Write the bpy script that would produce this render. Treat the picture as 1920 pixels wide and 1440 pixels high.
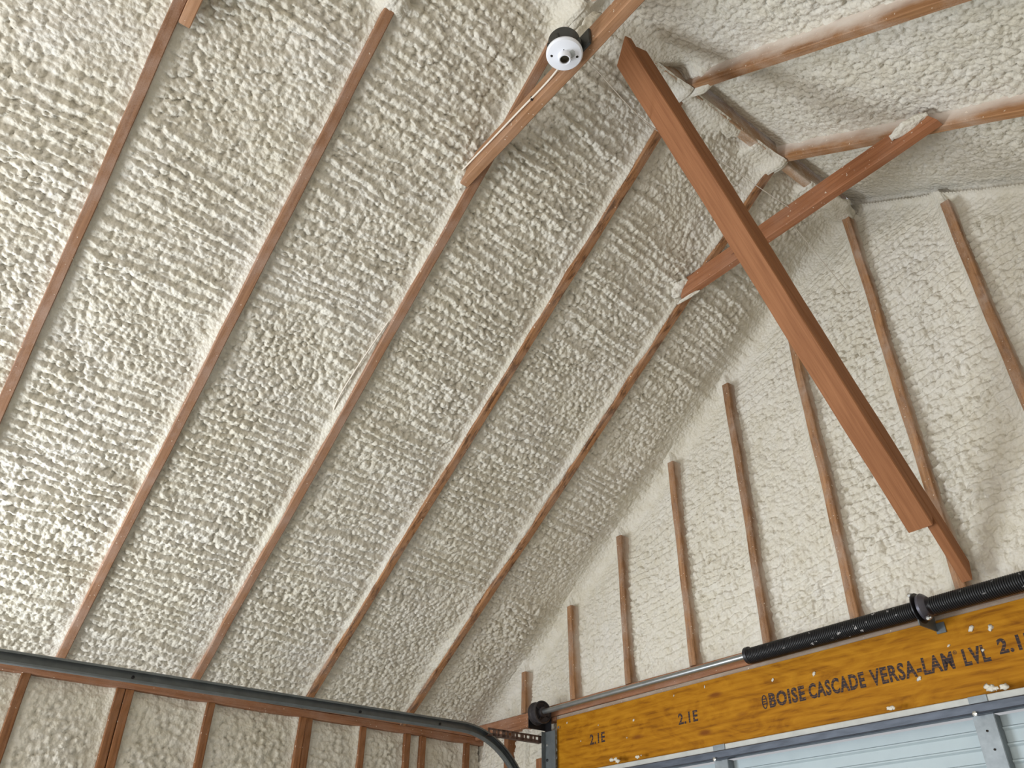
import bpy, bmesh, math, random
import numpy as np
from mathutils import Vector, Matrix
random.seed(7)
for o in list(bpy.data.objects): bpy.data.objects.remove(o)
S = bpy.context.scene
COL = S.collection
H = 2.75                                  # height of the eave reference above the floor
# ------------------------------------------------------------------ camera
cam_d = bpy.data.cameras.new('camera'); cam = bpy.data.objects.new('camera', cam_d); COL.objects.link(cam)
RW = ((0.60536374, 0.79583468, 0.01348747), (-0.4423756, 0.35049005, -0.82550624), (-0.66169372, 0.49376501, 0.56423181))
r_, d_, f_ = [Vector(v) for v in RW]
M = Matrix((r_, -d_, -f_)).transposed().to_4x4(); M.translation = Vector((3.8537, -2.8325, -1.0915 + H))
cam.matrix_world = M
cam_d.sensor_width = 36.0; cam_d.lens = 36.0 * 1513.94 / 1920.0; cam_d.clip_start = 0.02
S.camera = cam
# ------------------------------------------------------------------ light and exposure
S.view_settings.view_transform = 'Standard'; S.view_settings.look = 'None'
S.view_settings.exposure = 0.4; S.view_settings.gamma = 1.0
wd = bpy.data.worlds.new('world'); S.world = wd; wd.use_nodes = True
bg = wd.node_tree.nodes['Background']; bg.inputs[0].default_value = (0.95, 0.96, 1.0, 1); bg.inputs[1].default_value = 0.35
def area(name, loc, target, sx, sy, energy, col):
    l = bpy.data.lights.new(name, 'AREA'); l.shape = 'RECTANGLE'; l.size = sx; l.size_y = sy; l.energy = energy; l.color = col
    o = bpy.data.objects.new(name, l); COL.objects.link(o); o.location = loc
    o.rotation_euler = (Vector(target) - Vector(loc)).to_track_quat('-Z', 'Y').to_euler(); return o
area('window_daylight', (-0.3, -4.25, 1.35), (2.4, -2.0, 3.6), 1.7, 1.2, 135, (0.86, 0.93, 1.0))
area('rear_door_daylight', (2.9, -6.6, 1.1), (2.4, -1.2, 3.2), 4.6, 2.1, 92, (1.0, 0.965, 0.92))

T = 0.6598; W = 2.6424; NT = math.sqrt(1 + T * T)
# ------------------------------------------------------------------ materials
def mat(name):
    m = bpy.data.materials.new(name); m.use_nodes = True
    nt = m.node_tree; b = nt.nodes['Principled BSDF']; return m, nt, b
def nd(nt, typ, **kw):
    n = nt.nodes.new(typ)
    for k, v in kw.items():
        if k in n.inputs.keys(): n.inputs[k].default_value = v
        else: setattr(n, k, v)
    return n
def ramp(nt, fac, stops):
    n = nt.nodes.new('ShaderNodeValToRGB'); el = n.color_ramp.elements
    while len(el) < len(stops): el.new(0.5)
    for e, (p, c) in zip(el, stops): e.position = p; e.color = (*c, 1)
    nt.links.new(fac, n.inputs[0]); return n
def mix(nt, fac, a, b):
    n = nt.nodes.new('ShaderNodeMix'); n.data_type = 'RGBA'
    for sock, v in ((n.inputs[0], fac), (n.inputs[6], a), (n.inputs[7], b)):
        if hasattr(v, 'links') or hasattr(v, 'is_linked'): nt.links.new(v, sock)
        else: sock.default_value = v if not isinstance(v, tuple) else (*v, 1)[:4]
    return n.outputs[2]
def mathn(nt, op, a, b=None):
    n = nt.nodes.new('ShaderNodeMath'); n.operation = op
    for i, v in enumerate((a, b)):
        if v is None: continue
        if hasattr(v, 'is_linked'): nt.links.new(v, n.inputs[i])
        else: n.inputs[i].default_value = v
    return n.outputs[0]
def coords(nt, scale=(1, 1, 1)):
    tc = nt.nodes.new('ShaderNodeTexCoord'); mp = nt.nodes.new('ShaderNodeMapping'); mp.inputs['Scale'].default_value = scale
    nt.links.new(tc.outputs['Object'], mp.inputs[0]); return mp.outputs[0]
def noise(nt, vec, scale, detail=3, rough=0.55, dist=0.0):
    n = nd(nt, 'ShaderNodeTexNoise', Scale=scale, Detail=detail, Roughness=rough, Distortion=dist)
    nt.links.new(vec, n.inputs['Vector']); return n.outputs[0]
def bump(nt, b, height, strength, dist):
    n = nd(nt, 'ShaderNodeBump', Strength=strength, Distance=dist); nt.links.new(height, n.inputs['Height']); nt.links.new(n.outputs[0], b.inputs['Normal'])

def foam_material():
    m, nt, b = mat('spray_foam'); v = coords(nt)
    n1 = noise(nt, v, 3.0, 3); n2 = noise(nt, v, 22, 3)
    c1 = ramp(nt, n1, [(0.3, (0.60, 0.56, 0.46)), (0.5, (0.65, 0.615, 0.53)), (0.7, (0.67, 0.64, 0.58))]).outputs[0]
    c2 = ramp(nt, n2, [(0.32, (0.55, 0.50, 0.39)), (0.68, (0.69, 0.66, 0.595))]).outputs[0]
    nt.links.new(mix(nt, 0.4, c1, c2), b.inputs['Base Color'])
    b.inputs['Roughness'].default_value = 0.62; b.inputs['Specular IOR Level'].default_value = 0.35
    vo = nd(nt, 'ShaderNodeTexVoronoi', Scale=80.0); nt.links.new(v, vo.inputs['Vector'])
    h = mathn(nt, 'SUBTRACT', mathn(nt, 'MULTIPLY', noise(nt, v, 130, 1), 0.4), vo.outputs['Distance'])
    bump(nt, b, h, 0.45, 0.008)
    return m
FOAM = foam_material()

def wood(name, dark, light, frost=0.35, frost_col=(0.50, 0.385, 0.31), rough=0.7, hue=0.12, zf=None, stain=0.0):
    m, nt, b = mat(name); v = coords(nt)
    g = noise(nt, coords(nt, (1.3, 30, 30)), 2.2, 5, 0.6, 0.6)
    f = noise(nt, coords(nt, (4, 160, 160)), 1.5, 2)
    gf = mathn(nt, 'ADD', mathn(nt, 'MULTIPLY', g, 0.75), mathn(nt, 'MULTIPLY', f, 0.25))
    c = ramp(nt, gf, [(0.34, dark), (0.66, light)]).outputs[0]
    oi = nt.nodes.new('ShaderNodeObjectInfo')
    hv = nd(nt, 'ShaderNodeHueSaturation'); nt.links.new(c, hv.inputs['Color'])
    nt.links.new(mathn(nt, 'ADD', mathn(nt, 'MULTIPLY', oi.outputs['Random'], hue * 2), 1 - hue), hv.inputs['Value'])
    c = hv.outputs[0]
    # knots: dark elongated spots far apart
    vo = nd(nt, 'ShaderNodeTexVoronoi', Scale=1.0); nt.links.new(coords(nt, (3.2, 13, 13)), vo.inputs['Vector'])
    k = ramp(nt, vo.outputs['Distance'], [(0.05, (1, 1, 1)), (0.11, (0, 0, 0))]).outputs[0]
    c = mix(nt, mathn(nt, 'MULTIPLY', k, 0.75), c, (dark[0] * 0.3, dark[1] * 0.25, dark[2] * 0.25))
    if stain > 0:
        st = noise(nt, coords(nt, (1.2, 5, 5)), 9, 4, 0.7)
        c = mix(nt, mathn(nt, 'MULTIPLY', ramp(nt, st, [(0.50, (0, 0, 0)), (0.60, (1, 1, 1))]).outputs[0], stain), c, (0.05, 0.018, 0.006))
    # overspray haze that clings in patches
    if frost > 0:
        ov = noise(nt, coords(nt, (1, 1.6, 1.6)), 5.5, 4, 0.65)
        sp = noise(nt, v, 240, 2)
        fm = ramp(nt, mathn(nt, 'ADD', mathn(nt, 'MULTIPLY', ov, 0.8), mathn(nt, 'MULTIPLY', sp, 0.25)), [(0.46, (0, 0, 0)), (0.66, (1, 1, 1))]).outputs[0]
        c = mix(nt, mathn(nt, 'MULTIPLY', fm, frost), c, frost_col)
        if zf:
            tc = nt.nodes.new('ShaderNodeTexCoord'); sx = nt.nodes.new('ShaderNodeSeparateXYZ'); nt.links.new(tc.outputs['Object'], sx.inputs[0])
            mr = nd(nt, 'ShaderNodeMapRange'); mr.inputs[1].default_value = zf[0]; mr.inputs[2].default_value = zf[1]
            nt.links.new(mathn(nt, 'ADD', sx.outputs[2], mathn(nt, 'MULTIPLY', mathn(nt, 'SUBTRACT', ov, 0.5), 0.07)), mr.inputs[0])
            c = mix(nt, mathn(nt, 'MULTIPLY', mr.outputs[0], 0.9), c, (0.66, 0.59, 0.52))
        wsp = ramp(nt, noise(nt, v, 75, 1), [(0.735, (0, 0, 0)), (0.75, (1, 1, 1))]).outputs[0]
        c = mix(nt, mathn(nt, 'MULTIPLY', wsp, 0.7), c, (0.75, 0.66, 0.55))
    nt.links.new(c, b.inputs['Base Color']); b.inputs['Roughness'].default_value = rough
    b.inputs['Specular IOR Level'].default_value = 0.25
    bump(nt, b, gf, 0.25, 0.002)
    return m
RAFT = wood('rafter_wood', (0.20, 0.097, 0.05), (0.325, 0.175, 0.098), 0.6, (0.40, 0.285, 0.23), zf=(0.012, 0.07))
RAFT_D = wood('stained_rafter_wood', (0.20, 0.088, 0.035), (0.38, 0.19, 0.085), 0.4, (0.40, 0.285, 0.22), zf=(0.02, 0.08), stain=0.75)
RAFT_R = wood('hazed_rafter_wood', (0.22, 0.10, 0.04), (0.37, 0.19, 0.085), 0.5, (0.47, 0.36, 0.28), zf=(0.006, 0.062))
STUD = wood('stud_wood', (0.19, 0.09, 0.04), (0.38, 0.205, 0.10), 0.6, (0.40, 0.30, 0.235), hue=0.2, zf=(0.005, 0.06), stain=0.3)
RSTUD = wood('side_stud_wood', (0.16, 0.06, 0.02), (0.30, 0.13, 0.05), 0.15, (0.40, 0.28, 0.22), hue=0.2, stain=0.2)
BRACE = wood('brace_wood', (0.225, 0.088, 0.034), (0.335, 0.145, 0.062), 0.0, hue=0.04)
TIE = wood('tie_wood', (0.25, 0.125, 0.06), (0.39, 0.21, 0.11), 0.25, (0.45, 0.31, 0.23), hue=0.12)
FROST = wood('frosted_wood', (0.30, 0.18, 0.10), (0.45, 0.29, 0.18), 0.95, (0.62, 0.55, 0.48), hue=0.05)
GREYW = wood('greyed_plate_wood', (0.24, 0.17, 0.12), (0.34, 0.26, 0.20), 0.7, (0.40, 0.35, 0.30), hue=0.05)
PLATE = wood('plate_wood', (0.20, 0.085, 0.04), (0.35, 0.165, 0.085), 0.35, (0.42, 0.28, 0.22), hue=0.08)

def header_material():
    m, nt, b = mat('laminated_header_wood')
    big = noise(nt, coords(nt, (1.3, 3, 4.2)), 3.0, 4, 0.6, 2.4)
    wv = nd(nt, 'ShaderNodeTexWave', Scale=1.0, Distortion=9.0, Detail=3.0); wv.bands_direction = 'Z'
    wv.inputs['Detail Scale'].default_value = 0.55
    nt.links.new(coords(nt, (2.2, 6, 11)), wv.inputs['Vector'])
    fine = noise(nt, coords(nt, (3, 60, 60)), 2.0, 4, 0.6, 0.4)
    g = mathn(nt, 'ADD', mathn(nt, 'MULTIPLY', big, 0.55), mathn(nt, 'ADD', mathn(nt, 'MULTIPLY', wv.outputs[1], 0.07), mathn(nt, 'MULTIPLY', fine, 0.38)))
    c = ramp(nt, g, [(0.34, (0.19, 0.066, 0.003)), (0.47, (0.335, 0.135, 0.005)), (0.62, (0.43, 0.19, 0.010))]).outputs[0]
    vo = nd(nt, 'ShaderNodeTexVoronoi', Scale=1.0); nt.links.new(coords(nt, (2.6, 5, 9)), vo.inputs['Vector'])
    k = ramp(nt, vo.outputs['Distance'], [(0.05, (1, 1, 1)), (0.13, (0, 0, 0))]).outputs[0]
    c = mix(nt, mathn(nt, 'MULTIPLY', k, 0.8), c, (0.14, 0.035, 0.006))
    nt.links.new(c, b.inputs['Base Color']); b.inputs['Roughness'].default_value = 0.6; b.inputs['Specular IOR Level'].default_value = 0.12
    bump(nt, b, g, 0.12, 0.002); return m
HEADER = header_material()
def plain(name, col, rough=0.5, metal=0.0, var=0.12, scale=14, stretch=(1, 1, 1), bmp=0.0):
    m, nt, b = mat(name); n = noise(nt, coords(nt, stretch), scale, 4)
    lo = tuple(c * (1 - var) for c in col); hi = tuple(min(1, c * (1 + var)) for c in col)
    c = ramp(nt, n, [(0.3, lo), (0.7, hi)]).outputs[0]
    nt.links.new(c, b.inputs['Base Color']); b.inputs['Roughness'].default_value = rough; b.inputs['Metallic'].default_value = metal
    if bmp: bump(nt, b, n, bmp, 0.002)
    return m
GALV = plain('galvanised_steel', (0.24, 0.265, 0.28), 0.45, 0.6, 0.16, 30)
GALV_D = plain('weathered_track_steel', (0.17, 0.19, 0.20), 0.45, 0.6, 0.15, 20)
STRUT = plain('strut_steel', (0.095, 0.11, 0.14), 0.42, 0.5, 0.25, 12, (1, 6, 6))
RUSTY = plain('primed_angle_steel', (0.13, 0.085, 0.07), 0.6, 0.2, 0.25, 30)
SHAFT = plain('shaft_steel', (0.42, 0.44, 0.45), 0.32, 0.9, 0.12, 20)
BLACKM = plain('black_painted_metal', (0.018, 0.017, 0.02), 0.42, 0.2, 0.3, 30)
DRUMM = plain('dark_drum_metal', (0.05, 0.045, 0.05), 0.5, 0.4, 0.35, 40)
DOORP = plain('door_panel_paint', (0.40, 0.475, 0.505), 0.42, 0.0, 0.04, 10)
DOORR = plain('door_rail_paint', (0.47, 0.475, 0.45), 0.5, 0.0, 0.1, 25)
WHITEP = plain('white_porcelain', (0.78, 0.80, 0.86), 0.3, 0.0, 0.02, 10)
GREYP = plain('grey_socket_shade', (0.40, 0.42, 0.42), 0.6, 0.0, 0.2, 60)  # grey for the shade around the lamp socket, painted as colour
BLACKP = plain('black_plastic_box', (0.022, 0.021, 0.018), 0.5, 0.0, 0.3, 50)
CABLE = plain('white_cable_jacket', (0.68, 0.62, 0.53), 0.5, 0.0, 0.1, 40)
STRING = plain('pale_string', (0.55, 0.49, 0.42), 0.7, 0.0, 0.15, 40)
CONC = plain('concrete', (0.42, 0.40, 0.37), 0.8, 0.0, 0.15, 6)
BOLT = plain('bright_bolt_steel', (0.75, 0.76, 0.76), 0.22, 0.9, 0.05, 20)
DRYW = plain('wall_paint', (0.62, 0.57, 0.48), 0.8, 0.0, 0.05, 4)
DARKH = plain('dark_hole', (0.02, 0.016, 0.012), 0.9, 0.0, 0.2, 30)
def spring_material():
    m, nt, b = mat('black_spring_wire'); v = coords(nt, (1, 1, 1))
    w = ramp(nt, noise(nt, coords(nt, (0.7, 1, 1)), 62, 1), [(0.70, (0, 0, 0)), (0.73, (1, 1, 1))]).outputs[0]
    c = mix(nt, mathn(nt, 'MULTIPLY', w, 0.6), (0.008, 0.008, 0.01), (0.62, 0.60, 0.60))
    nt.links.new(c, b.inputs['Base Color']); b.inputs['Roughness'].default_value = 0.45; b.inputs['Metallic'].default_value = 0.0
    return m
SPRING = spring_material()
def ink_material():
    m, nt, b = mat('stamped_ink'); tc = nt.nodes.new('ShaderNodeTexCoord'); sx = nt.nodes.new('ShaderNodeSeparateXYZ')
    nt.links.new(tc.outputs['Object'], sx.inputs[0])
    s = mathn(nt, 'SINE', mathn(nt, 'MULTIPLY', sx.outputs[1], 2 * math.pi / 0.0105))
    n = noise(nt, coords(nt), 130, 2)
    k = ramp(nt, mathn(nt, 'ADD', mathn(nt, 'MULTIPLY', s, 0.30), n), [(0.20, (0.16, 0.06, 0.009)), (0.28, (0.016, 0.006, 0.006))]).outputs[0]
    nt.links.new(k, b.inputs['Base Color']); b.inputs['Roughness'].default_value = 0.7; return m
INK = ink_material()

# ------------------------------------------------------------------ helpers
def tag(o, label=None, cat=None, group=None, kind=None):
    if label: o['label'] = label
    if cat: o['category'] = cat
    if group: o['group'] = group
    if kind: o['kind'] = kind
    return o
MWS = {}
def place(o, mw, parent=None):
    MWS[o.name] = mw
    if parent: o.parent = parent; o.matrix_basis = MWS[parent.name].inverted() @ mw
    else: o.matrix_basis = mw
def link(name, me, m, parent=None, mw=None):
    o = bpy.data.objects.new(name, me); COL.objects.link(o)
    if m: me.materials.append(m)
    place(o, mw if mw is not None else Matrix(), parent); return o
def empty(name, loc):
    o = bpy.data.objects.new(name, None); COL.objects.link(o); o.empty_display_size = 0.1
    place(o, Matrix.Translation(loc)); return o
def from_bm(name, bm, m, parent=None, smooth=False, mw=None):
    bmesh.ops.recalc_face_normals(bm, faces=bm.faces)
    me = bpy.data.meshes.new(name); bm.to_mesh(me); bm.free()
    if smooth:
        for p in me.polygons: p.use_smooth = True
    return link(name, me, m, parent, mw)
def frame(p0, xdir, zdir):
    x = Vector(xdir).normalized(); z = Vector(zdir); z = (z - x * z.dot(x)).normalized(); y = z.cross(x)
    m = Matrix((x, y, z)).transposed().to_4x4(); m.translation = Vector(p0); return m
def board_mesh(name, L, w, d, k0=0.0, k1=0.0, ky1=0.0, y0=None, ch=0.003, wob=0.0012, bow=None, seed=0):
    """board along local X; bottom face at z=0, depth to z=d; ends sheared by k*z (plumb cuts)"""
    rg = random.Random(seed); ya = -w / 2 if y0 is None else y0; yb = ya + w
    prof = [(ya + ch, 0), (yb - ch, 0), (yb, ch), (yb, d - ch), (yb - ch, d), (ya + ch, d), (ya, d - ch), (ya, ch)]
    n = max(2, int(L / 0.06)); bm = bmesh.new(); rings = []
    w1, w2 = rg.random() * 6, rg.random() * 6
    for i in range(n + 1):
        t = i / n; ring = []
        for (y, z) in prof:
            x = L * t + k0 * z * (1 - t) + (k1 * z + ky1 * y) * t
            dy = wob * (math.sin(w1 + 5 * x) + 0.5 * math.sin(w2 + 17 * x)); dz = wob * 0.6 * math.sin(w2 + 7 * x)
            if bow: b = bow(t); dy += b[0]; dz += b[1]
            ring.append(bm.verts.new((x, y + dy, z + dz)))
        rings.append(ring)
    for i in range(n):
        for j in range(8):
            bm.faces.new((rings[i][j], rings[i + 1][j], rings[i + 1][(j + 1) % 8], rings[i][(j + 1) % 8]))
    bm.faces.new(rings[0]); bm.faces.new(list(reversed(rings[-1])))
    return bm
SEED = [0]
def board(name, p0, p1, w, d, up, m, label=None, cat=None, group=None, parent=None, **kw):
    SEED[0] += 1; p0 = Vector(p0) + Vector((0, 0, H)); p1 = Vector(p1) + Vector((0, 0, H))
    bm = board_mesh(name, (p1 - p0).length, w, d, seed=SEED[0], **kw)
    o = from_bm(name, bm, m, parent, mw=frame(p0, p1 - p0, up))
    return tag(o, label, cat, group)
def add_box(bm, c, s, rot=None):
    r = bmesh.ops.create_cube(bm, size=1.0); mt = Matrix.Translation(c) @ (rot or Matrix()) @ Matrix.Diagonal((*s, 1))
    bmesh.ops.transform(bm, matrix=mt, verts=r['verts']); return r['verts']
def boxo(name, lo, hi, m, parent=None, bev=0.002):
    bm = bmesh.new(); c = [(a + b) / 2 for a, b in zip(lo, hi)]; s = [b - a for a, b in zip(lo, hi)]
    add_box(bm, (0, 0, 0), s)
    if bev: bmesh.ops.bevel(bm, geom=list(bm.edges), offset=bev, segments=2, affect='EDGES')
    return from_bm(name, bm, m, parent, mw=Matrix.Translation((c[0], c[1], c[2] + H)))
def lathe(bm, prof, segs=40, axis='Z', cap=True):
    rings = []
    for r, h in prof:
        ring = []
        for i in range(segs):
            a = 2 * math.pi * i / segs; p = (r * math.cos(a), r * math.sin(a), h)
            if axis == 'X': p = (h, p[0], p[1])
            ring.append(bm.verts.new(p))
        rings.append(ring)
    for a, b in zip(rings, rings[1:]):
        for i in range(segs): bm.faces.new((a[i], a[(i + 1) % segs], b[(i + 1) % segs], b[i]))
    if cap:
        if prof[0][0] > 1e-5: bm.faces.new(list(reversed(rings[0])))
        if prof[-1][0] > 1e-5: bm.faces.new(rings[-1])
def tube(name, pts, r, m, parent=None, smooth_pts=True, segs=8):
    c = bpy.data.curves.new(name, 'CURVE'); c.dimensions = '3D'; c.bevel_depth = r; c.bevel_resolution = 3
    sp = c.splines.new('BEZIER' if smooth_pts else 'POLY'); tgt = sp.bezier_points if smooth_pts else sp.points
    tgt.add(len(pts) - 1); base = Vector(pts[0]) + Vector((0, 0, H))
    for q, p in zip(tgt, pts):
        co = Vector(p) + Vector((0, 0, H)) - base
        if smooth_pts: q.co = co; q.handle_left_type = q.handle_right_type = 'AUTO'
        else: q.co = (*co, 1)
    c.use_fill_caps = True
    tmp = bpy.data.objects.new('tmp', c); COL.objects.link(tmp); bpy.context.view_layer.update()
    me = bpy.data.meshes.new_from_object(tmp.evaluated_get(bpy.context.evaluated_depsgraph_get()))
    bpy.data.objects.remove(tmp); me.name = name
    for p in me.polygons: p.use_smooth = True
    return link(name, me, m, parent, mw=Matrix.Translation(base))

# ------------------------------------------------------------------ foam height fields
def hsh(ix, iy, s):
    n = (ix.astype(np.int64) * 374761393 + iy.astype(np.int64) * 668265263 + s * 1442695041) & 0x7fffffff
    n = ((n ^ (n >> 13)) * 1274126177) & 0x7fffffff; n = (n ^ (n >> 16)) & 0x7fffffff
    return (n & 0xffffff) / float(0xffffff)
def vnoise(x, y, s):
    ix = np.floor(x); iy = np.floor(y); fx = x - ix; fy = y - iy; ix = ix.astype(np.int64); iy = iy.astype(np.int64)
    fx = fx * fx * fx * (fx * (fx * 6 - 15) + 10); fy = fy * fy * fy * (fy * (fy * 6 - 15) + 10)
    a = hsh(ix, iy, s); b = hsh(ix + 1, iy, s); c = hsh(ix, iy + 1, s); d = hsh(ix + 1, iy + 1, s)
    return (a * (1 - fx) + b * fx) * (1 - fy) + (c * (1 - fx) + d * fx) * fy
def fbm(x, y, s, o=3):
    v = 0; a = 0.5; t = 0
    for k in range(o): v = v + a * vnoise(x, y, s + k * 17); t += a; a *= 0.5; x = x * 2.03; y = y * 2.03
    return v / t
def domes(x, y, s, R=0.72):
    """cauliflower bumps: each cell a rounded dome with a sharp valley around it"""
    ix = np.floor(x).astype(np.int64); iy = np.floor(y).astype(np.int64); f1 = np.full(x.shape, 9.0); top = np.zeros(x.shape)
    for dx in (-1, 0, 1):
        for dy in (-1, 0, 1):
            cx = ix + dx; cy = iy + dy
            px = cx + 0.12 + 0.76 * hsh(cx, cy, s); py = cy + 0.12 + 0.76 * hsh(cx, cy, s + 5)
            rr = R * (0.75 + 0.5 * hsh(cx, cy, s + 9)); d = ((x - px) ** 2 + (y - py) ** 2) / rr ** 2
            h = np.sqrt(np.maximum(0, 1 - d)) * (0.55 + 0.45 * hsh(cx, cy, s + 11)); top = np.maximum(top, h)
    return top
def sstep(a, b, x): t = np.clip((x - a) / (b - a), 0, 1); return t * t * (3 - 2 * t)
def foam_relief(U, V, s, row=0.011, period=0.046, lump=0.0075, cell=0.021, rowmask=(0.35, 0.62), tilt=0.0):
    """height towards the room: spray passes running along U, broken up into lumps"""
    wx = U + 0.02 * (fbm(U * 9, V * 9, s + 40) - 0.5); wy = V + tilt * U + 0.055 * (fbm(U * 3.2, V * 6, s + 50, 3) - 0.5) + 0.012 * (fbm(U * 22, V * 22, s + 60, 2) - 0.5)
    ph = wy / period + 0.6 * fbm(U * 1.2, V * 1.2, s + 3, 2); fr = ph - np.floor(ph)
    prof = np.where(fr < 0.68, np.sqrt(np.clip(fr / 0.68, 0, 1)), np.sqrt(np.clip((1 - fr) / 0.32, 0, 1)))
    rowid = np.floor(ph); amp = 0.35 + 0.65 * vnoise(U * 3.0 + rowid * 7.31, rowid * 0.77, s + 70)
    mask = sstep(rowmask[0], rowmask[1], fbm(U * 1.5, V * 2.2, s + 80, 3))
    d1 = domes(wx / (cell * 1.25), wy / cell, s + 90); d2 = domes(wx / (cell * 0.6), wy / (cell * 0.55), s + 95)
    lm = 0.45 + 0.9 * fbm(U * 4, V * 4, s + 99, 2)
    big = 0.010 * (fbm(U * 3, V * 5, s + 110, 2) - 0.5) * 2
    return row * mask * amp * prof + lump * lm * d1 + lump * 0.22 * d2 + big
def member_fillets(U, V, base, members, s, relief, lip=0.007):
    """w = distance behind the plane of the framing's faces; foam climbs the sides of each member"""
    w = base - relief; fade = np.ones_like(U)
    for i, (uc, half, cl, cr, cover) in enumerate(members):
        d = np.abs(U - uc) - half; left = U < uc
        coat = np.where(left, cl, cr) * (0.35 + 1.1 * fbm(V * 5 + i * 3.3, U * 0 + i * 9.1 + left * 4.7, s + 200, 3))
        coat = np.clip(coat, 0, 1.0); dd = np.maximum(d, 0)
        wd = np.where(left, np.where(cl > 0.6, 0.031, 0.02), np.where(cr > 0.7, 0.028, 0.018)); e = np.exp(-(dd / wd) ** 1.5) * coat
        calm = 1 - 0.9 * np.exp(-(dd / (wd * 1.05)) ** 2) * np.clip(coat * 1.15, 0, 1)
        w = base - relief * calm * np.minimum(1, fade) if i == -1 else base * 0 + (w + (relief * (1 - calm)))
        w = w * (1 - e) + (lip + 0.004 * fbm(V * 14, U * 30, s + 210, 2)) * e
        if cover is not None: w = w - cover(V) * np.exp(-(np.maximum(d, -0.005) / 0.035) ** 2)
    return w
def grid_mesh(P, keep=None):
    n, m = P.shape[:2]; idx = np.arange(n * m).reshape(n, m)
    q = np.stack([idx[:-1, :-1], idx[1:, :-1], idx[1:, 1:], idx[:-1, 1:]], -1).reshape(-1, 4)
    if keep is not None:
        kq = (keep[:-1, :-1] & keep[1:, :-1] & keep[1:, 1:] & keep[:-1, 1:]).reshape(-1); q = q[kq]
        used = np.zeros(n * m, bool); used[q.reshape(-1)] = True; remap = np.cumsum(used) - 1
        return P.reshape(-1, 3)[used], remap[q]
    return P.reshape(-1, 3), q
def build_mesh(name, parts, m):
    off = 0; vs = []; qs = []
    for v, q in parts: vs.append(v); qs.append(q + off); off += len(v)
    v = np.concatenate(vs).astype(np.float32); q = np.concatenate(qs).astype(np.int32)
    me = bpy.data.meshes.new(name); me.vertices.add(len(v)); me.vertices.foreach_set('co', v.ravel())
    me.loops.add(q.size); me.loops.foreach_set('vertex_index', q.ravel()); me.polygons.add(len(q))
    me.polygons.foreach_set('loop_start', np.arange(0, q.size, 4, dtype=np.int32))
    me.polygons.foreach_set('use_smooth', np.ones(len(q), bool)); me.update(calc_edges=True)
    return link(name, me, m)

RY = [-(0.4852 + 0.5865 * i) for i in range(5)]          # rafter centre lines, counted from the gable
def axis_steps(a, b, fine, zones=None):
    return np.arange(a, b + fine * 0.5, fine)
FR = 0.0042
# --- left and right roof slopes (one ceiling)
def slope(sign, x0, x1, y0, y1, res, s, coats, relief_kw, covers, base=0.049):
    L0 = x0 * NT; L1 = x1 * NT
    V1, U1 = np.meshgrid(np.arange(L0, L1 + res, res), np.arange(y0, y1 + res, res), indexing='ij')
    rel = foam_relief(U1, V1, s, **relief_kw)
    end = sstep(0.13, 0.02, -U1) ; rel = rel * (1 - 0.65 * end)
    rtop = sstep(0.12, 0.02, W * NT - V1); rel = rel * (1 - 0.6 * rtop)
    mem = [(ry, 0.019, cl, cr, cv) for ry, (cl, cr), cv in zip(RY, coats, covers)]
    w = member_fillets(U1, V1, base, mem, s, rel)
    R = 0.07 if sign > 0 else 0.03; d = np.clip(0.062 - U1, 0, R)
    w = w - (R - np.sqrt(np.maximum(2 * R * d - d * d, 0)))                      # coved where it meets the gable
    patch = sstep(0.35, 0.55, vnoise(U1 * 5.5, U1 * 0, s + 300)) if sign > 0 else sstep(-1.15, -1.35, U1)
    patch = np.maximum(patch, sstep(-1.1, -1.3, U1)); dr_ = np.maximum(W * NT - V1, 0)
    w = w - (base + 0.012) * np.exp(-(dr_ / 0.055) ** 2) * patch                  # smeared over the ridge board
    x = V1 / NT - w * T / NT; z = V1 / NT * T + w / NT
    if sign < 0: x = 2 * W - x
    P = np.stack([x, U1, z + H], -1); return grid_mesh(P)
covR4 = lambda V: 0.05 * sstep(2.30 * NT, 2.36 * NT, V)
covR = lambda V: 0.035 * sstep(2.52 * NT, 2.57 * NT, V)
left_cov = [None, None, covR, covR4, None]
right_cov = [None, covR, covR, None, None]
parts = [slope(1, -0.33, W + 0.012, -4.3, 0.10, FR, 11, [(0.95, 0.5), (0.95, 0.5), (0.9, 0.55), (0.65, 0.5), (0.45, 0.8)],
               dict(row=0.023, period=0.042, lump=0.0195, cell=0.0190, rowmask=(0.25, 0.55), tilt=0.06), left_cov),
         slope(-1, 1.15, W + 0.012, -2.6, 0.10, 0.0047, 33, [(0.12, 0.9), (0.1, 0.9), (0.3, 0.5), (0.3, 0.3), (0.3, 0.3)],
               dict(row=0.005, period=0.06, lump=0.0175, cell=0.0190, rowmask=(0.45, 0.75), tilt=0.1), right_cov, 0.082)]
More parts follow.
